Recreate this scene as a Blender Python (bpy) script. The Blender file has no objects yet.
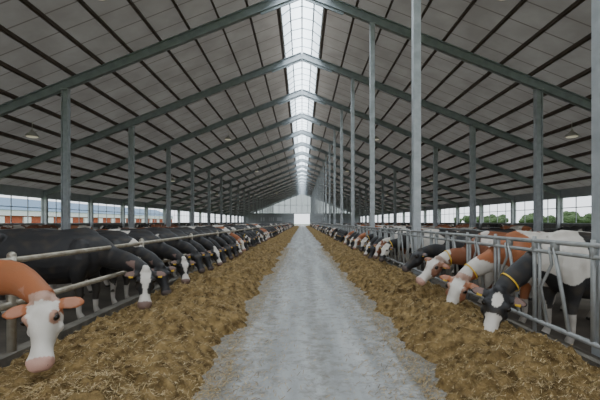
import bpy, bmesh, math, random
from mathutils import Vector, Matrix, noise
random.seed(7)
S=bpy.context.scene
H=10.35; CAMZ=1.6; ZR=CAMZ+H; SL=0.396
XW=20.6; XI=3.15; XO=10.6; Y0=-5.8; Y1=132.0
BAYS=[-2.6+6.4*k for k in range(0,22)]
def roofz(x): return ZR-SL*abs(x)
# ---------------- materials
def mat(name,col,rough=.6,metal=0.0,col2=None,scale=4.0,detail=5,bump=0.0,bscale=40,spec=None,stretch=None,lo=.35,hi=.65):
    m=bpy.data.materials.new(name); m.use_nodes=True
    n=m.node_tree.nodes; l=m.node_tree.links
    b=n["Principled BSDF"]; b.inputs["Base Color"].default_value=(*col,1)
    b.inputs["Roughness"].default_value=rough; b.inputs["Metallic"].default_value=metal
    if spec is not None: b.inputs["Specular IOR Level"].default_value=spec
    tc=n.new("ShaderNodeTexCoord"); mp=n.new("ShaderNodeMapping"); l.new(tc.outputs["Object"],mp.inputs[0])
    if stretch: mp.inputs["Scale"].default_value=stretch
    if col2:
        t=n.new("ShaderNodeTexNoise"); t.inputs["Scale"].default_value=scale; t.inputs["Detail"].default_value=detail
        r=n.new("ShaderNodeValToRGB"); r.color_ramp.elements[0].position=lo; r.color_ramp.elements[1].position=hi
        r.color_ramp.elements[0].color=(*col,1); r.color_ramp.elements[1].color=(*col2,1)
        l.new(mp.outputs[0],t.inputs["Vector"]); l.new(t.outputs["Fac"],r.inputs[0]); l.new(r.outputs[0],b.inputs["Base Color"])
    if bump:
        t2=n.new("ShaderNodeTexNoise"); t2.inputs["Scale"].default_value=bscale; t2.inputs["Detail"].default_value=4
        bp=n.new("ShaderNodeBump"); bp.inputs["Strength"].default_value=bump; bp.inputs["Distance"].default_value=.02
        l.new(tc.outputs["Object"],t2.inputs["Vector"]); l.new(t2.outputs["Fac"],bp.inputs["Height"]); l.new(bp.outputs[0],b.inputs["Normal"])
    return m
def vcmat(name,rough,attr="coat",bump=0.15,bscale=90):
    m=mat(name,(.5,.5,.5),rough,bump=bump,bscale=bscale)
    n=m.node_tree.nodes; l=m.node_tree.links
    a=n.new("ShaderNodeAttribute"); a.attribute_name=attr
    l.new(a.outputs["Color"],n["Principled BSDF"].inputs["Base Color"])
    return m
M_steel=mat("galvanised_steel",(.26,.265,.26),.5,.25,(.36,.365,.355),6,bump=.05)
M_beam=mat("painted_rafter_steel",(.29,.315,.335),.55,.1,(.36,.39,.41),3)
M_col=mat("column_steel",(.37,.39,.405),.5,.15,(.47,.49,.505),5)
M_purlin=mat("purlin_steel",(.09,.063,.052),.7,0,(.13,.095,.08),3)
M_rail=mat("worn_rail_steel",(.42,.38,.31),.4,.45,(.27,.23,.17),9,bump=.1)
M_dark=mat("pen_floor",(.05,.042,.032),.7,0,(.11,.09,.07),1.5,8,bump=.3,bscale=12)
M_curb=mat("curb_concrete",(.09,.08,.065),.85,0,(.17,.15,.12),4,8,bump=.3,bscale=30)
M_wall=mat("wall_sandwich_panel",(.42,.45,.47),.7,0,(.48,.51,.53),2)
M_lowwall=mat("low_wall_concrete",(.18,.175,.165),.85,0,(.26,.25,.23),3)
M_frame=mat("window_frame_white",(.50,.53,.55),.5)
M_white=mat("skylight_bar",(.36,.41,.44),.5)
M_lamp=mat("lamp_enamel",(.42,.40,.34),.4,.2)
M_lens=mat("lamp_lens",(.70,.66,.54),.3)
_b=M_lens.node_tree.nodes["Principled BSDF"]; _b.inputs["Emission Color"].default_value=(1,.90,.70,1); _b.inputs["Emission Strength"].default_value=.3
M_grass=mat("grass",(.08,.16,.03),.9,0,(.16,.26,.06),.6,8)
M_leaf=mat("tree_leaves",(.05,.085,.035),.9,0,(.10,.15,.065),2,6,bump=.8,bscale=6)
M_trunk=mat("tree_bark",(.12,.08,.05),.9)
M_brick=mat("red_brick",(.32,.07,.035),.85,0,(.42,.12,.06),3)
M_siding=mat("white_siding",(.75,.78,.8),.6)
M_slate=mat("slate_roof",(.12,.21,.32),.6)
M_eye=mat("cow_eye",(.012,.008,.006),.12)
M_nost=mat("cow_nostril",(.03,.015,.013),.5)
M_tag=mat("ear_tag_yellow",(.75,.47,.04),.45)
M_coat=vcmat("cow_coat",.62)
M_straw=vcmat("silage_stems",.8,"coat",0)
def concrete():
    m=mat("alley_concrete",(.25,.255,.25),.72,0,(.44,.445,.44),1.3,9,bump=.25,bscale=30,stretch=(2.6,.25,1),lo=.3,hi=.66,spec=.25)
    n=m.node_tree.nodes;l=m.node_tree.links; b=n["Principled BSDF"]
    tc=n.new("ShaderNodeTexCoord")
    t=n.new("ShaderNodeTexNoise"); t.inputs["Scale"].default_value=5; t.inputs["Detail"].default_value=10; t.inputs["Roughness"].default_value=.75
    l.new(tc.outputs["Object"],t.inputs["Vector"])
    sx=n.new("ShaderNodeSeparateXYZ"); l.new(tc.outputs["Object"],sx.inputs[0])
    def M(op,a,v):
        q=n.new("ShaderNodeMath"); q.operation=op; l.new(a,q.inputs[0]); q.inputs[1].default_value=v; return q.outputs[0]
    ab=M('ABSOLUTE',M('SUBTRACT',sx.outputs["X"],.22),0)
    mr=n.new("ShaderNodeMapRange"); mr.inputs[1].default_value=.45; mr.inputs[2].default_value=1.2; mr.inputs[3].default_value=0; mr.inputs[4].default_value=.18; l.new(ab,mr.inputs[0])
    # darker worn band along the wheel line in the middle
    mr2=n.new("ShaderNodeMapRange"); mr2.inputs[1].default_value=.0; mr2.inputs[2].default_value=.28; mr2.inputs[3].default_value=.10; mr2.inputs[4].default_value=0; l.new(ab,mr2.inputs[0])
    ad=n.new("ShaderNodeMath"); ad.operation='ADD'; l.new(t.outputs["Fac"],ad.inputs[0]); l.new(mr.outputs[0],ad.inputs[1])
    ad2=n.new("ShaderNodeMath"); ad2.operation='ADD'; l.new(ad.outputs[0],ad2.inputs[0]); l.new(mr2.outputs[0],ad2.inputs[1])
    r=n.new("ShaderNodeValToRGB"); r.color_ramp.elements[0].position=.50; r.color_ramp.elements[1].position=.70
    l.new(ad2.outputs[0],r.inputs[0])
    mx=n.new("ShaderNodeMix"); mx.data_type='RGBA'; src=b.inputs["Base Color"].links[0].from_socket
    l.new(src,mx.inputs[6]); mx.inputs[7].default_value=(.18,.165,.135,1)
    l.new(M('MULTIPLY',r.outputs[0],.8),mx.inputs[0])
    l.new(mx.outputs[2],b.inputs["Base Color"])
    return m
M_concrete=concrete()
def roofmat():
    m=mat("ceiling_panel",(.29,.265,.24),.75,0,(.37,.345,.315),.8,4)
    n=m.node_tree.nodes;l=m.node_tree.links
    tc=n.new("ShaderNodeTexCoord"); sx=n.new("ShaderNodeSeparateXYZ"); l.new(tc.outputs["Object"],sx.inputs[0])
    def math_(op,a,bv):
        q=n.new("ShaderNodeMath"); q.operation=op; l.new(a,q.inputs[0]); q.inputs[1].default_value=bv; return q.outputs[0]
    a=math_('MULTIPLY',sx.outputs["Y"],1/1.07); f=math_('FRACT',a,0); g=math_('LESS_THAN',f,.05)
    mx=n.new("ShaderNodeMix"); mx.data_type='RGBA'
    b=n["Principled BSDF"]; src=b.inputs["Base Color"].links[0].from_socket
    l.new(src,mx.inputs[6]); mx.inputs[7].default_value=(.17,.145,.125,1); l.new(g,mx.inputs[0]); l.new(mx.outputs[2],b.inputs["Base Color"])
    tl=n.new("ShaderNodeBsdfTranslucent"); l.new(mx.outputs[2],tl.inputs[0])  # translucency added so the panels glow from the sky and lift interior light
    ms=n.new("ShaderNodeMixShader"); ms.inputs[0].default_value=.14
    l.new(b.outputs[0],ms.inputs[1]); l.new(tl.outputs[0],ms.inputs[2]); l.new(ms.outputs[0],n["Material Output"].inputs[0])
    return m
M_roof=roofmat()
def glassmat(name,tr,tl,fac):
    m=bpy.data.materials.new(name); m.use_nodes=True; n=m.node_tree.nodes; l=m.node_tree.links
    n.remove(n["Principled BSDF"]); o=n["Material Output"]
    a=n.new("ShaderNodeBsdfTransparent"); a.inputs[0].default_value=(*tr,1)
    b=n.new("ShaderNodeBsdfTranslucent"); b.inputs[0].default_value=(*tl,1)
    x=n.new("ShaderNodeMixShader"); x.inputs[0].default_value=fac
    l.new(a.outputs[0],x.inputs[1]); l.new(b.outputs[0],x.inputs[2]); l.new(x.outputs[0],o.inputs[0]); return m
M_glaze=glassmat("polycarbonate_glazing",(.88,.95,1),(.8,.88,.92),.3)
# ---------------- mesh helpers
class MB:
    def __init__(s): s.v=[];s.f=[];s.m=[]
    def box(s,cx,cy,cz,sx,sy,sz,mi=0,rot=None):
        b=len(s.v)
        for dx in(-1,1):
            for dy in(-1,1):
                for dz in(-1,1):
                    p=Vector((dx*sx/2,dy*sy/2,dz*sz/2))
                    if rot: p=rot@p
                    s.v.append((cx+p.x,cy+p.y,cz+p.z))
        for q in((0,1,3,2),(4,6,7,5),(0,4,5,1),(2,3,7,6),(0,2,6,4),(1,5,7,3)):
            s.f.append([b+i for i in q]); s.m.append(mi)
    def poly(s,pts,mi=0):
        b=len(s.v); s.v+=[tuple(p) for p in pts]; s.f.append(list(range(b,b+len(pts)))); s.m.append(mi)
    def tube(s,pts,rads,seg=12,ref=Vector((0,0,1)),sub=1,mi=0):
        pts=[Vector(p) for p in pts]; rads=[(r,r) if not hasattr(r,'__len__') else r for r in rads]
        if sub>1:
            P=[];R=[];n=len(pts)
            def cr(a,b,c,d,t): return .5*((2*b)+(c-a)*t+(2*a-5*b+4*c-d)*t*t+(3*b-a-3*c+d)*t**3)
            for i in range(n-1):
                a,b,c,d=max(i-1,0),i,i+1,min(i+2,n-1)
                for k in range(sub):
                    t=k/sub
                    P.append(cr(pts[a],pts[b],pts[c],pts[d],t))
                    R.append(tuple(max(.004,cr(rads[a][j],rads[b][j],rads[c][j],rads[d][j],t)) for j in(0,1)))
            P.append(pts[-1]);R.append(rads[-1]); pts,rads=P,R
        b=len(s.v); n=len(pts)
        for i,p in enumerate(pts):
            t=(pts[min(i+1,n-1)]-pts[max(i-1,0)]).normalized()
            sd=t.cross(ref)
            if sd.length<1e-3: sd=t.cross(Vector((1,0.01,0)))
            sd.normalize(); up=sd.cross(t)
            for k in range(seg):
                a=2*math.pi*k/seg
                s.v.append(tuple(p+sd*math.cos(a)*rads[i][0]+up*math.sin(a)*rads[i][1]))
        for i in range(n-1):
            for k in range(seg):
                k2=(k+1)%seg
                s.f.append([b+i*seg+k,b+i*seg+k2,b+(i+1)*seg+k2,b+(i+1)*seg+k]); s.m.append(mi)
        s.f.append([b+k for k in range(seg)][::-1]); s.m.append(mi)
        s.f.append([b+(n-1)*seg+k for k in range(seg)]); s.m.append(mi)
    def ball(s,c,r,seg=12,rings=8,mi=0,sc=(1,1,1)):
        b=len(s.v)
        for i in range(1,rings):
            th=math.pi*i/rings
            for k in range(seg):
                a=2*math.pi*k/seg
                s.v.append((c[0]+r*sc[0]*math.sin(th)*math.cos(a),c[1]+r*sc[1]*math.sin(th)*math.sin(a),c[2]+r*sc[2]*math.cos(th)))
        for i in range(rings-2):
            for k in range(seg):
                k2=(k+1)%seg
                s.f.append([b+i*seg+k,b+(i+1)*seg+k,b+(i+1)*seg+k2,b+i*seg+k2]); s.m.append(mi)
        t=len(s.v); s.v.append((c[0],c[1],c[2]+r*sc[2])); s.v.append((c[0],c[1],c[2]-r*sc[2]))
        for k in range(seg):
            k2=(k+1)%seg
            s.f.append([t,b+k,b+k2]); s.m.append(mi)
            q=b+(rings-2)*seg; s.f.append([t+1,q+k2,q+k]); s.m.append(mi)
    def mesh(s,name,mats,smooth=False):
        me=bpy.data.meshes.new(name); me.from_pydata(s.v,[],s.f)
        for m in mats: me.materials.append(m)
        me.polygons.foreach_set("material_index",s.m)
        if smooth: me.polygons.foreach_set("use_smooth",[True]*len(s.f))
        me.update(); return me
    def obj(s,name,mats,smooth=False,loc=(0,0,0)):
        o=bpy.data.objects.new(name,s.mesh(name,mats,smooth)); o.location=loc
        S.collection.objects.link(o); return o
# ---------------- ground / floor
b=MB(); b.box(0,70,-.3,600,500,.3); b.obj("ground_grass",[M_grass])
b=MB(); b.box(0,(Y0+Y1)/2,-.075,XW*2,Y1-Y0,.15); b.obj("floor",[M_dark])
b=MB(); b.box(-.05,(Y0+Y1)/2,.005,5.8,Y1-Y0-.4,.01); b.obj("feed_alley_road",[M_concrete])
XL=-3.1; XR=2.96
for nm,x,wd in(("feed_curb",XL,.16),("feed_curb",XR,.15)):
    b=MB(); b.box(0,(Y0+Y1)/2,.11,wd,Y1-Y0-.4,.22); o=b.obj(nm,[M_curb],loc=(x,0,0))
# ---------------- roof
for side,sg in(("left",-1),("right",1)):
    b=MB(); xa,xb=1.05*sg,(XW+.5)*sg
    za,zb=roofz(xa)+.42,roofz(xb)+.42
    b.poly([(xa,Y0,za),(xb,Y0,zb),(xb,Y1,zb),(xa,Y1,za)])
    b.obj("ceiling",[M_roof])
    b=MB(); x=1.15
    ang=math.atan(SL)*sg
    while x<XW:
        b.box(x*sg,(Y0+Y1)/2,roofz(x)+.31,.09,Y1-Y0,.20,rot=Matrix.Rotation(ang,3,'Y'))
        x+=1.3
    b.obj("roof_purlins",[M_purlin])
b=MB()
for y in BAYS:
    for sg in(-1,1):
        x0,x1=0,(XW)*sg
        p0=Vector((x0,y,ZR)); p1=Vector((x1,y,roofz(x1)))
        d=(p1-p0); L=d.length; c=(p0+p1)/2; R=Matrix.Rotation(math.atan(SL)*sg,3,'Y')
        up=R@Vector((0,0,1))
        b.box(*c,L,.03,.36,rot=R)
        for s_ in(-1,1):
            q=c+up*.18*s_; b.box(q.x,q.y,q.z,L,.2,.035,rot=R)
        q=p0+d*(1.1/L)-up*.22; b.box(q.x,q.y,q.z,2.0,.05,.2,rot=R)
    b.box(0,y,ZR-.05,.06,.22,.6)
b.obj("roof_rafters",[M_beam])
def hcol(w,hz,round_=False):
    b=MB()
    if round_: b.box(0,0,hz/2,w,w,hz)
    else:
        b.box(0,0,hz/2,w,.03,hz)
        b.box(-w/2,0,hz/2,.03,w*.9,hz); b.box(w/2,0,hz/2,.03,w*.9,hz)
        b.box(0,0,.01,w*1.5,w*1.5,.02,0)
    b.box(0,0,hz-.02,w*1.3,w*1.2,.03)
    return b
cm={}
for y in BAYS:
    for x,w,rd in((XI,.20,True),(-XO,.26,False),(XO,.26,False)):
        if x not in cm: cm[x]=hcol(w,roofz(x)-.2,rd).mesh("column",[M_col])
        o=bpy.data.objects.new("support_column",cm[x]); o.location=(x,y,0); S.collection.objects.link(o)
# ---------------- skylight
b=MB()
zb=roofz(1.05)+.5
y=Y0
while y<Y1:
    b.tube([(-1.05,y,zb),(-.6,y,zb+.35),(0,y,zb+.5),(.6,y,zb+.35),(1.05,y,zb)],[.03]*5,6,ref=Vector((0,1,0)))
    y+=1.0667
for x,z in((-1.05,zb),(1.05,zb),(0,zb+.5),(-.6,zb+.35),(.6,zb+.35)): b.box(x,(Y0+Y1)/2,z,.07,Y1-Y0,.09)
b.obj("skylight_frame",[M_white])
b=MB()
pr=[(-1.05,zb+.05),(-.6,zb+.40),(0,zb+.55),(.6,zb+.40),(1.05,zb+.05)]
for i in range(4): b.poly([(pr[i][0],Y0,pr[i][1]),(pr[i+1][0],Y0,pr[i+1][1]),(pr[i+1][0],Y1,pr[i+1][1]),(pr[i][0],Y1,pr[i][1])])
b.obj("window_skylight",[M_glaze])
# ---------------- side walls
ZS=1.45; ZT=3.55
for side,sg in(("left",-1),("right",1)):
    b=MB(); Lm=Y1-Y0; cy=(Y0+Y1)/2; X=XW*sg
    b.box(X,cy,ZS/2,.2,Lm,ZS,0)
    b.box(X,cy,(ZT+roofz(XW)+.4)/2,.12,Lm,roofz(XW)+.4-ZT,1)
    b.obj("wall_"+side,[M_lowwall,M_wall])
    b=MB()
    y=Y0
    while y<=Y1+.1:
        w=.26 if abs((y-Y0)%6.4-3.2)<.2 else .07
        b.box(X,y,(ZS+ZT)/2,w*.5,w,ZT-ZS); y+=1.6
    b.box(X,cy,ZS+.03,.16,Lm,.08); b.box(X,cy,ZT-.03,.14,Lm,.1); b.box(X,cy,ZS+1.25,.06,Lm,.06)
    b.obj("window_frame_"+side,[M_frame])
b=MB()
for y in BAYS:
    for sg in(-1,1): b.box((XW-.25)*sg,y,(roofz(XW))/2,.24,.2,roofz(XW)-.1)
b.obj("wall_posts",[M_col])
# end wall: opaque lower part, doorway, light-transmitting gable above 4.6 m
b=MB(); dw=2.9; dh=4.6; y=Y1+.1
def gab(x): return roofz(x)+.4
for sg in(-1,1):
    b.poly([(dw*sg,y,0),(XW*sg,y,0),(XW*sg,y,gab(XW)),(19.9*sg,y,dh),(dw*sg,y,dh)])
b.obj("wall_back",[M_wall])
b=MB(); b.poly([(-19.7,y,dh),(19.7,y,dh),(0,y,gab(0))])
M_gable=glassmat("gable_translucent_sheet",(.30,.32,.33),(.55,.58,.58),.55)
b.obj("window_gable",[M_gable])
b=MB()
for k in range(-9,10): 
    x=k*2.05; b.box(x,y-.1,(dh+gab(x))/2,.16,.12,max(.1,gab(x)-dh-.2))
b.box(0,y-.1,dh,39,.12,.2); b.box(0,y-.1,7.6,23,.12,.15)
for sg in(-1,1): b.box(dw*sg,y-.12,dh/2,.25,.2,dh)
b.obj("door_1",[M_frame])
b=MB()
for x in (-14,-11,-8,8,11,14): b.box(x,y-.06,2.6,1.9,.05,1.3)
b.obj("wall_back_panels",[M_siding])
b=MB(); b.box(0,Y1+60,-.1,8,119,.04); b.obj("yard_path",[M_concrete])
# ---------------- lamps
lm=MB()
lm.tube([(0,0,.34),(0,0,.26),(0,0,.22),(0,0,.12),(0,0,0),(0,0,-.04)],[.05,.06,.10,.22,.31,.32],20,ref=Vector((1,0,0)))
lm.tube([(0,0,-.03),(0,0,-.07)],[.28,.24],20,ref=Vector((1,0,0)),mi=1)
lm.tube([(0,0,.34),(0,0,.75)],[.015,.015],6,ref=Vector((1,0,0)))
lme=lm.mesh("pendant_lamp",[M_lamp,M_lens],False)
for X,ys in((6.6,(12,33,54,75,96)),(14,(19.2,40,61,82,103))):
    for yy in ys:
        for sg in(-1,1):
            o=bpy.data.objects.new("pendant_lamp",lme); o.location=(X*sg,yy,roofz(X)-.34)
            S.collection.objects.link(o)
# ---------------- feed
def nz(x,y,s,z=0): return noise.noise(Vector((x*s,y*s,z)))
WL=2.04; WR=1.6
def feed_h(side,u,y):
    w=WL if side<0 else WR
    e=u*w + .22*nz(side*3,y,1.1)+.12*nz(side*7,y,4)+.07*nz(side*5,y,13)-.08
    if e<=0: return -.01
    h=.33*(1-math.exp(-e/.3))*(1-.45*max(0,(e-.8)))
    x=e+side*20
    h*=1+.40*nz(x,y,1.3,2)+.36*nz(x,y,4,5)
    h+=(.07*nz(x,y,9,1)+.05*nz(x,y,22,3))*min(1,e/.15)
    return max(h,-.01)
def feed_x(side,u): return (-.95-WL*u) if side<0 else (1.27+WR*u)
for side in(-1,1):
    b=MB(); ys=[]; y=1.5
    while y<Y1-1: ys.append(y); y+=max(.024,.007*y)
    NU=76
    for y in ys:
        for i in range(NU+1):
            u=-.12+1.115*i/NU; 
            b.v.append((feed_x(side,u),y,feed_h(side,u,y)))
    for j in range(len(ys)-1):
        for i in range(NU):
            a=j*(NU+1)+i; q=[a,a+1,a+NU+2,a+NU+1]
            if max(b.v[k][2] for k in q)<=0.0: continue
            b.f.append(q if side>0 else q[::-1]); b.m.append(0)
    fm=mat("silage_feed"+("_l" if side<0 else "_r"),(.075,.046,.018),.95,0,(.36,.245,.105),9,14,bump=1.0,bscale=75,lo=.32,hi=.68,spec=.1)
    b.obj("silage_feed_pile",[fm],True)
b=MB(); cols=[]
pal=[(.38,.265,.12),(.48,.35,.18),(.26,.165,.07),(.13,.08,.03),(.33,.24,.10),(.52,.41,.23)]
for i in range(95000):
    side=random.choice((-1,1)); y=2.6+ (random.random()**2.0)*20
    u=random.uniform(-.1,.98) if random.random()<.84 else .02-abs(random.gauss(0,.24))
    h=max(feed_h(side,u,y),.012); x=feed_x(side,u)
    L=random.uniform(.008,.028); a=random.uniform(0,math.pi); t=random.uniform(-.5,.5); w=random.uniform(.0009,.0022)*(1+y*.07)
    d=Vector((math.cos(a),math.sin(a),t))*L; s_=Vector((-math.sin(a),math.cos(a),.3))*w
    c=Vector((x,y,h+.004+abs(t)*L))
    b.poly([c-d-s_,c+d-s_,c+d+s_,c-d+s_]); cols+= [random.choice(pal)]*4
me=b.mesh("silage_stems",[M_straw]); at=me.color_attributes.new("coat",'FLOAT_COLOR','POINT')
at.data.foreach_set("color",[c for q in cols for c in (*q,1)])
o=bpy.data.objects.new("loose_silage_stems",me); S.collection.objects.link(o)
# ---------------- left feed rail
b=MB()
for z,r in((1.19,.034),(.72,.038)):
    b.tube([(XL,Y0+.5,z),(XL,Y1-1,z)],[r,r],10)
y=3.95-3.2*3
while y<Y1-1:
    b.tube([(XL,y,.2),(XL,y,1.24)],[.045,.045],10,ref=Vector((1,0,0))); b.ball((XL,y,1.24),.045,10,6); y+=3.2
b.obj("feed_rail",[M_rail],True)
# ---------------- right headlocks
PER=.95; YC=4.9
def colnear(y,t=.42): return any(abs(y-q)<t for q in BAYS)
b=MB(); XH=XR
for z,r in((1.36,.028),(1.24,.024),(.36,.03)): b.tube([(XH,Y0+.5,z),(XH,Y1-1,z)],[r,r],8)
cents=[]
k=-9
while YC+PER*k<Y1-3:
    y=YC+PER*k; k+=1
    cents.append(y)
    b.tube([(XH,y-.19,.2 if k%2 else .36),(XH,y-.19,1.42)],[.024,.024],8,ref=Vector((1,0,0)))
    b.tube([(XH,y+.15,.36),(XH-.01,y+.38,1.30)],[.022,.022],8,ref=Vector((1,0,0)))
    b.tube([(XH,y+.52,.36),(XH-.01,y+.62,.80),(XH-.01,y+.42,1.1),(XH-.01,y+.46,1.3)],[.018]*4,6,ref=Vector((1,0,0)))
    b.tube([(XH,y+.66,.36),(XH,y+.66,1.36)],[.02,.02],8,ref=Vector((1,0,0)))
    b.box(XH,y+.38,1.32,.05,.09,.11); b.box(XH,y-.19,1.30,.045,.05,.16)
b.obj("headlock_feed_barrier",[M_steel],True)
# ---------------- cubicle dividers
for X in(-8.2,8.6,-14,14.6):
    b=MB(); y=8
    while y<100:
        b.tube([(X-.9,y,.0),(X-.9,y,1.1),(X-.7,y,1.2),(X+.9,y,1.15),(X+1.05,y,.95),(X+.9,y,.6),(X-.2,y,.45),(X-.9,y,.5)],[.028]*8,6,ref=Vector((0,1,0)))
        y+=1.2
    b.tube([(X-.9,8,1.22),(X-.9,100,1.22)],[.03,.03],6)
    b.obj("cubicle_dividers",[M_steel])
for X in(-6.3,6.6):
    b=MB(); 
    for z in(1.0,1.3): b.tube([(X,14,z),(X,100,z)],[.03,.03],6)
    y=14
    while y<=100: b.tube([(X,y,0),(X,y,1.35)],[.035,.035],6,ref=Vector((1,0,0))); y+=3.44
    b.obj("pen_rail",[M_steel])
# ---------------- cows
BLK=(.016,.015,.016); WHT=(.62,.57,.51); RED=(.34,.11,.038); BRN=(.21,.07,.028); PNK=(.50,.29,.23); GRY=(.05,.045,.045)
def mixc(a,b,t): return tuple(a[i]*(1-t)+b[i]*t for i in range(3))
def make_cow(name,coat,poll,D,U=None,n3=None,seed=0,thr=.0,face='blaze',collar=False,tag=True,vox=.024,hs=1.0):
    poll=Vector(poll); D=Vector(D).normalized()
    U=Vector(U) if U else Vector((.6,0,.8))
    U=(U-D*U.dot(D)).normalized(); Sd=D.cross(U)
    b=MB(); Z=Vector((0,0,1))
    b.tube([(-1.70,0,1.16),(-1.62,0,1.15),(-1.45,0,1.11),(-1.2,0,1.06),(-.85,0,.99),(-.5,0,.97),(-.22,0,1.0),(0,0,1.04),(.12,0,1.04),(.18,0,1.03)],
           [(.07,.10),(.18,.19),(.265,.28),(.31,.335),(.355,.395),(.35,.405),(.29,.385),(.22,.32),(.15,.24),(.08,.14)],24,sub=3)
    for sy in(-1,1): b.ball((-1.22,sy*.24,1.29),.085); b.ball((-1.6,sy*.11,1.25),.07); b.ball((-.12,sy*.17,1.0),.19,sc=(1,.75,1.5))
    b.tube([(-1.6,0,1.32),(-1.1,0,1.37),(-.5,0,1.345),(-.12,0,1.385),(.05,0,1.32)],[.05,.06,.06,.06,.05],10,sub=2)
    mid=Vector((.28,0,.97)) if poll.z<1.1 else Vector((.25,0,1.2))
    n2=(mid+poll)/2+Vector((0,0,.03 if poll.z<1.1 else 0))
    if n3: n2=Vector(n3)
    npts=[(-.22,0,1.12),(.04,0,1.08 if poll.z<1.1 else 1.14),mid,n2,poll-D*.02-U*.03]
    b.tube(npts,[(.17,.27),(.16,.25),(.115,.175),(.10,.145),(.08,.10)],18,sub=4)
    sec=[(-.07,-.04,.05,.05),(-.01,-.035,.10,.085),(.06,-.045,.122,.115),(.14,-.055,.128,.138),(.22,-.062,.108,.135),(.30,-.06,.082,.108),(.38,-.052,.074,.084),(.44,-.05,.088,.078),(.49,-.055,.096,.074),(.525,-.06,.084,.06),(.55,-.065,.05,.035)]
    sec=[tuple(q*hs for q in s_) for s_ in sec]
    b.tube([poll+D*t+U*o for t,o,w,h in sec],[(w,h) for t,o,w,h in sec],20,ref=U,sub=2)
    b.ball(poll+U*.03+D*.0,.065*hs)
    ears=[]
    for sy in(-1,1):
        b.ball(poll+(D*.15+Sd*sy*.088+U*.035)*hs,.045*hs)
        b.ball(poll+(D*.21+Sd*sy*.085-U*.08)*hs,.05*hs)
        b.ball(poll+(D*.475+Sd*sy*.052-U*.032)*hs,.046*hs)
        r=poll+(D*.03+Sd*sy*.08-U*.01)*hs
        dr=(Sd*sy*.93-D*.05-Z*.20+U*.05).normalized()
        b.tube([r,r+dr*.06,r+dr*.12,r+dr*.18,r+dr*.225],[(.03,.026),(.05,.022),(.062,.018),(.05,.016),(.014,.010)],12,ref=U,sub=2)
        ears.append((r,dr))
    X=Vector((1,0,0))
    for sy in(-1,1):
        o=.05*sy*math.sin(seed)
        b.tube([(-.10,sy*.17,.98),(-.13,sy*.18,.78),(-.10+o,sy*.17,.60),(-.08+o,sy*.165,.43),(-.09+o,sy*.165,.36),(-.09+o,sy*.165,.18),(-.07+o,sy*.165,.12),(-.04+o,sy*.165,.06),(-.03+o,sy*.165,.0)],
               [.15,.125,.078,.058,.048,.038,.048,.05,.062],12,ref=X,sub=2)
        b.tube([(-1.36,sy*.18,1.10),(-1.30,sy*.21,.88),(-1.30,sy*.20,.68),(-1.47,sy*.185,.52),(-1.50,sy*.18,.44),(-1.46,sy*.18,.20),(-1.44,sy*.18,.13),(-1.40,sy*.18,.06),(-1.39,sy*.18,.0)],
               [.20,.19,.12,.062,.058,.041,.05,.052,.064],12,ref=X,sub=2)
    b.ball((-1.16,0,.60),.17,sc=(1.05,.9,.85))
    for sx in(-1.08,-1.22):
        for sy in(-.07,.07): b.tube([(sx,sy,.5),(sx,sy,.41)],[.022,.016],8,ref=X)
    b.tube([(-1.62,0,1.32),(-1.74,0,1.22),(-1.78,0,1.0),(-1.76,0,.7),(-1.76,0,.5),(-1.76,0,.36)],[.045,.035,.024,.022,.045,.02],10,ref=X,sub=3)
    me=b.mesh(name+"_src",[]); ob=bpy.data.objects.new("tmp",me); S.collection.objects.link(ob)
    r=ob.modifiers.new("r",'REMESH'); r.mode='VOXEL'; r.voxel_size=vox
    sm=ob.modifiers.new("s",'SMOOTH'); sm.factor=.5; sm.iterations=2 if vox>.02 else 3
    dg=bpy.context.evaluated_depsgraph_get()
    nm=bpy.data.meshes.new_from_object(ob.evaluated_get(dg)); bpy.data.objects.remove(ob)
    src=[v.co.copy() for v in nm.vertices]; fs=[list(p.vertices) for p in nm.polygons]
    bpy.data.meshes.remove(nm)
    main={'black':BLK,'white':BLK,'red':RED,'brown':BRN}[coat]
    if coat=='white' and seed%2: main=BRN
    cols=[]
    for p in src:
        q=(p-poll)/hs; t=q.dot(D); s_=q.dot(Sd); u=q.dot(U)
        n=noise.noise(Vector((p.x*1.5+seed*7.3,p.y*1.1+(seed*2.1),p.z*1.5)))+.25*noise.noise(p*5+Vector((seed,0,0)))
        ishead=(-.07<t<.65 and abs(s_)<.165 and abs(u+.05)<.19)
        isear=(abs(s_)>.118 and -.15<t<.115 and abs(u)<.2 and abs(s_)<.4)
        eye=math.sqrt((t-.165)**2+(abs(s_)-.118)**2+(u-.03)**2)
        if isear:
            c=main
            if abs(s_)<.27 and abs(s_)>.15 and u>-.01: c=mixc(main,PNK,.35)
        elif ishead:
            if face=='blaze':
                wv=.03+.045*max(0,.2-abs(t-.10))/.2+.025*noise.noise(Vector((t*14,seed,0)))
                c=WHT if (abs(s_)<wv and u>-.02) or (t>.36+.03*noise.noise(Vector((s_*20,seed,1))) and u>-.03) else main
            elif face=='star':
                c=WHT if math.hypot(s_,(t-.12)*.8)<.06+.02*noise.noise(Vector((t*11,s_*11,0))) and u>0 or (t>.26 and abs(s_)<.07+.02*noise.noise(Vector((t*20,seed,0)))) or t>.38 else main
            elif face in('white','whiteall'):
                c=WHT
                if face=='white' and abs(s_)>.075+.02*noise.noise(Vector((t*15,seed,3))) and t<.30 and u<.07: c=mixc(main,WHT,.08)
                if eye<.06: c=mixc(main,WHT,.25)
                if t<.03+.02*noise.noise(p*30): c=mixc(main,WHT,.35)
            elif face=='patch':
                c=WHT if n>-.05 and t<.5 else main
            else: c=main
            if t>.465: 
                c=PNK if face in('white','whiteall') else mixc(GRY,PNK,.35 if face in('blaze','star') else .1)
            if t>.36 and abs(u+.098)<.010: c=mixc(c,(.02,.01,.01),.8)
            if eye<.034: c=mixc(c,(.02,.015,.012),.85)
        else:
            c=main if n>thr else WHT
            if coat=='red' and seed==3 and p.x>.2: c=main
            if seed==1 and p.z>.5: c=main
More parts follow.
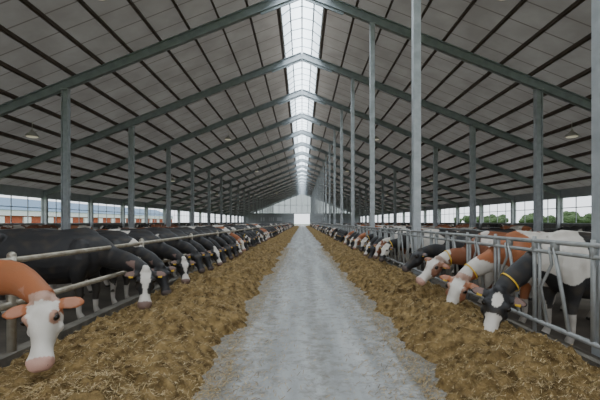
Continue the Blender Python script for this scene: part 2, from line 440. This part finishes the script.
            if p.z<.42 and coat!='black': c=mixc(c,WHT,.9)
            if p.z<.30 and coat=='black' : c=WHT
            if (p-Vector((-1.16,0,.56))).length<.2 : c=PNK if coat!='black' else mixc(PNK,BLK,.4)
            if p.x<-1.7 and p.z<.6: c=WHT
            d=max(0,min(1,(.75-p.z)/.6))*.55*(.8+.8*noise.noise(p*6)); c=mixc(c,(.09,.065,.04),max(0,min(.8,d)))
        if p.z<.055: c=(.04,.035,.03)
        c=mixc(c,(.16,.11,.06),max(0,.3*noise.noise(p*9)))
        cols.append(c)
    e=MB(); e.v=[tuple(p) for p in src]; e.f=fs; e.m=[0]*len(fs)
    for sy in(-1,1):
        e.ball(poll+(D*.168+Sd*sy*.112+U*.032)*hs,.027*hs,12,8,1)
        e.ball(poll+(D*.515+Sd*sy*.056-U*.030)*hs,.018*hs,8,6,2)
        if tag:
            r,dr=ears[0 if sy<0 else 1]; c=r+dr*.12+U*.024-Z*.03
            R=Matrix((Sd,-D,U)).transposed()
            e.box(c.x,c.y,c.z,.06,.075,.008,3,rot=R)
    if collar:
        a=Vector(npts[3]).lerp(Vector(npts[4]),.35); ax=(Vector(npts[4])-Vector(npts[3])).normalized()
        sd=ax.cross(Z).normalized(); up=sd.cross(ax)
        base=len(e.v); NS=28
        for k in range(NS):
            an=2*math.pi*k/NS
            for off,rr in((-.010,1.0),(.010,1.0),(.010,1.03),(-.010,1.03)):
                e.v.append(tuple(a+ax*off+(sd*math.cos(an)*.106+up*math.sin(an)*.140)*rr))
        for k in range(NS):
            k2=(k+1)%NS
            for j in range(4):
                j2=(j+1)%4; e.f.append([base+k*4+j,base+k*4+j2,base+k2*4+j2,base+k2*4+j]); e.m.append(3)
    cm_=e.mesh(name,[M_coat,M_eye,M_nost,M_tag],True)
    at=cm_.color_attributes.new("coat",'FLOAT_COLOR','POINT')
    cols+= [(.1,.1,.1)]*(len(e.v)-len(cols))
    at.data.foreach_set("color",[c for q in cols for c in (*q,1)])
    return cm_
def put(me,x,y,rot,sc=1.0,name="dairy_cow"):
    o=bpy.data.objects.new(name,me); o.location=(x,y,0); o.rotation_euler=(0,0,rot); o.scale=(sc,)*3
    S.collection.objects.link(o); return o
PI=math.pi
L1=make_cow("simmental_cow",'red',(.98,-.22,.80),(.25,-.50,-.83),(.15,-.86,.5),n3=(.64,-.06,.96),seed=3,thr=-.25,face='whiteall',vox=.013,tag=False,hs=1.0)
put(L1,-3.42,3.60,0,1.1,"simmental_cow")
L2=make_cow("holstein_cow",'black',(.84,-.15,.78),(.15,-.50,-.85),(.35,-.85,.45),seed=1,thr=-.33,face='blaze',vox=.015,hs=1.05)
put(L2,-3.38,6.0,.06,1.05,"holstein_cow")
L3=make_cow("holstein_cow",'black',(.72,-.05,.74),(.35,-.35,-.87),(.5,-.6,.5),seed=2,thr=-.2,face='none',vox=.017)
put(L3,-3.38,7.05,0,1,"holstein_cow")
L4=make_cow("holstein_cow",'black',(.78,-.1,.76),(.3,-.5,-.8),(.5,-.6,.6),seed=6,thr=-.3,face='blaze',vox=.018)
put(L4,-3.38,8.2,0,1,"holstein_cow")
R1=make_cow("holstein_cow",'white',(.74,.14,.68),(.42,.36,-.83),(.35,.85,.5),seed=4,thr=.12,face='star',vox=.014,collar=True,hs=1.16)
put(R1,3.28,YC-.05,PI,1.04,"holstein_cow")
R2=make_cow("simmental_cow",'red',(.80,.10,.70),(.5,.34,-.80),(.4,.8,.6),seed=5,thr=.05,face='white',vox=.016,collar=True,hs=1.13)
put(R2,3.28,YC+PER,PI,1.02,"simmental_cow")
R3=make_cow("simmental_cow",'brown',(.80,.05,.90),(.72,.25,-.62),(.6,.5,.6),n3=(.52,0,.97),seed=9,thr=-.1,face='white',vox=.018,collar=True,hs=1.05)
put(R3,3.28,YC+2*PER,PI,1.0,"simmental_cow")
R4=make_cow("holstein_cow",'black',(.80,.05,.98),(.75,.1,-.62),(.6,.1,.6),n3=(.52,0,1.0),seed=11,thr=-.3,face='none',vox=.02)
put(R4,3.28,YC+3*PER,PI,1.0,"holstein_cow")
G=[]
specs=[('black',-.35,'blaze'),('black',-.25,'none'),('white',.05,'patch'),('black',-.3,'none'),('red',-.2,'white'),('white',.2,'blaze')]
for i,(c,t,f) in enumerate(specs):
    for sd_ in(-1,1):
        G.append((make_cow("dairy_cow",c,(.70,.08*sd_,.76+.06*(i%3)),(.45,.35*sd_,-.8),(.5,.5*sd_,.6),seed=20+i*2+(i==5),thr=t,face=f,vox=.026,collar=(i==2)),sd_,i))
GL=[g for g in G if g[1]<0]; GR=[g for g in G if g[1]>0]
wl=[0,0,1,3,3,1,1,3,2,4,0,1,3]; wr=[0,1,1,2,3,3,4,5,0,3]
y=9.3
while y<118:
    if random.random()<.92:
        ch=random.choice(wl) if y>12 else (1,3,0)[int(y)%3]
        put(GL[ch][0],-3.38,y+random.uniform(-.05,.05),random.uniform(-.05,.05),random.uniform(.95,1.03))
    y+=1.0 if y<40 else 1.15
for y in cents:
    if y<8.5 or y>118 or colnear(y,.6): continue
    if random.random()<.93: put(GR[random.choice(wr)][0],3.30,y,PI,random.uniform(.95,1.0))
ST=[make_cow("dairy_cow",c,(.62,.0,1.32),(.85,.1,-.5),(.5,0,.8),n3=(.42,0,1.27),seed=40+i,thr=t,face=f,vox=.03) for i,(c,t,f) in enumerate([('black',-.3,'blaze'),('white',.05,'patch'),('red',-.2,'white'),('brown',-.3,'none')])]
occ=[]
for sg in(-1,1):
    for i in range(46):
        for tr in range(20):
            x=sg*random.choice([random.uniform(11.6,12.6),random.uniform(16.6,19),8]) ; yy=random.uniform(9,80)
            if abs(x)<10: yy=8.6+1.2*random.randrange(0,60); x=8.6 if sg>0 else -8.2
            if all((abs(x-a)>1.6 or abs(yy-c)>(2.6 if abs(x)>10 else 1.1)) for a,c in occ): break
        else: continue
        occ.append((x,yy))
        if abs(x)<10: put(random.choice(ST),x+.55,yy,0,.93)
        else: put(random.choice(ST if sg>0 else ST[:1]+ST),x,yy,random.choice((PI/2,-PI/2))+random.uniform(-.05,.05))
# ---------------- outside
b=MB()
b.box(-46,62,1.3,10,110,2.6,0)
b.box(-40.8,62,2.9,.3,110,.8,1)
b.poly([(-40.5,7,3.3),(-40.5,117,3.3),(-46,117,5.4),(-46,7,5.4)],2); b.poly([(-51.5,7,3.3),(-51.5,117,3.3),(-46,117,5.4),(-46,7,5.4)],2)
y=10
while y<114: b.box(-40.9,y,1.9,.3,1.4,.9,1); y+=5
b.obj("brick_farm_building",[M_brick,M_siding,M_slate])
def tree(s,seed):
    rnd=random.Random(seed); bm=bmesh.new()
    for i in range(9):
        r=bmesh.ops.create_icosphere(bm,subdivisions=3,radius=rnd.uniform(1.2,2.0)*s)
        off=Vector((rnd.uniform(-1.6,1.6),rnd.uniform(-1.6,1.6),rnd.uniform(2.4,5.2)))*s
        for v in r['verts']:
            v.co*=1+.35*noise.noise(v.co*1.3+off); v.co+=off
    me=bpy.data.meshes.new("tree"); bm.to_mesh(me); bm.free(); me.materials.append(M_leaf); me.materials.append(M_trunk)
    b=MB(); b.tube([(0,0,-.2),(0,0,1.5*s),(.1,0,3.5*s)],[.28*s,.2*s,.1*s],10,ref=Vector((1,0,0)))
    bm=bmesh.new(); bm.from_mesh(me); t=b.mesh("t",[M_leaf,M_trunk]); n0=len(bm.faces); bm.from_mesh(t); bm.faces.ensure_lookup_table()
    for f in bm.faces[n0:]: f.material_index=1
    bm.to_mesh(me); bm.free(); return me
TM=[tree(1,s) for s in range(3)]
for i in range(34):
    o=bpy.data.objects.new("tree",TM[i%3]); sc=random.uniform(.55,.95); o.scale=(sc*1.3,sc*1.3,sc); o.location=(random.uniform(95,125),30+i*6.5+random.uniform(-2,2),-.1); o.rotation_euler=(0,0,random.uniform(0,6)); S.collection.objects.link(o)
for i in range(12):
    o=bpy.data.objects.new("tree",TM[i%3]); sc=random.uniform(.7,1.1); o.scale=(sc,sc,sc); o.location=(-80-random.uniform(0,10),20+i*12,-.1); S.collection.objects.link(o)
# ---------------- light
w=bpy.data.worlds.new("overcast_sky"); S.world=w; w.use_nodes=True
bg=w.node_tree.nodes["Background"]; bg.inputs[0].default_value=(.90,.95,1,1); bg.inputs[1].default_value=2.1
ld=bpy.data.lights.new("skylight_daylight",'AREA'); ld.shape='RECTANGLE'; ld.size=2.0; ld.size_y=Y1-Y0; ld.energy=13000; ld.color=(.96,.98,1)
lo=bpy.data.objects.new("skylight_daylight",ld); lo.location=(0,(Y0+Y1)/2,zb+1.2); S.collection.objects.link(lo)
cd=bpy.data.cameras.new("camera"); co=bpy.data.objects.new("camera",cd); S.collection.objects.link(co)
co.location=(0,0,CAMZ); co.rotation_euler=(math.radians(90),0,0); cd.sensor_width=36; cd.lens=22.2; cd.shift_y=22/600; cd.shift_x=-2/600; cd.clip_end=1000
S.camera=co
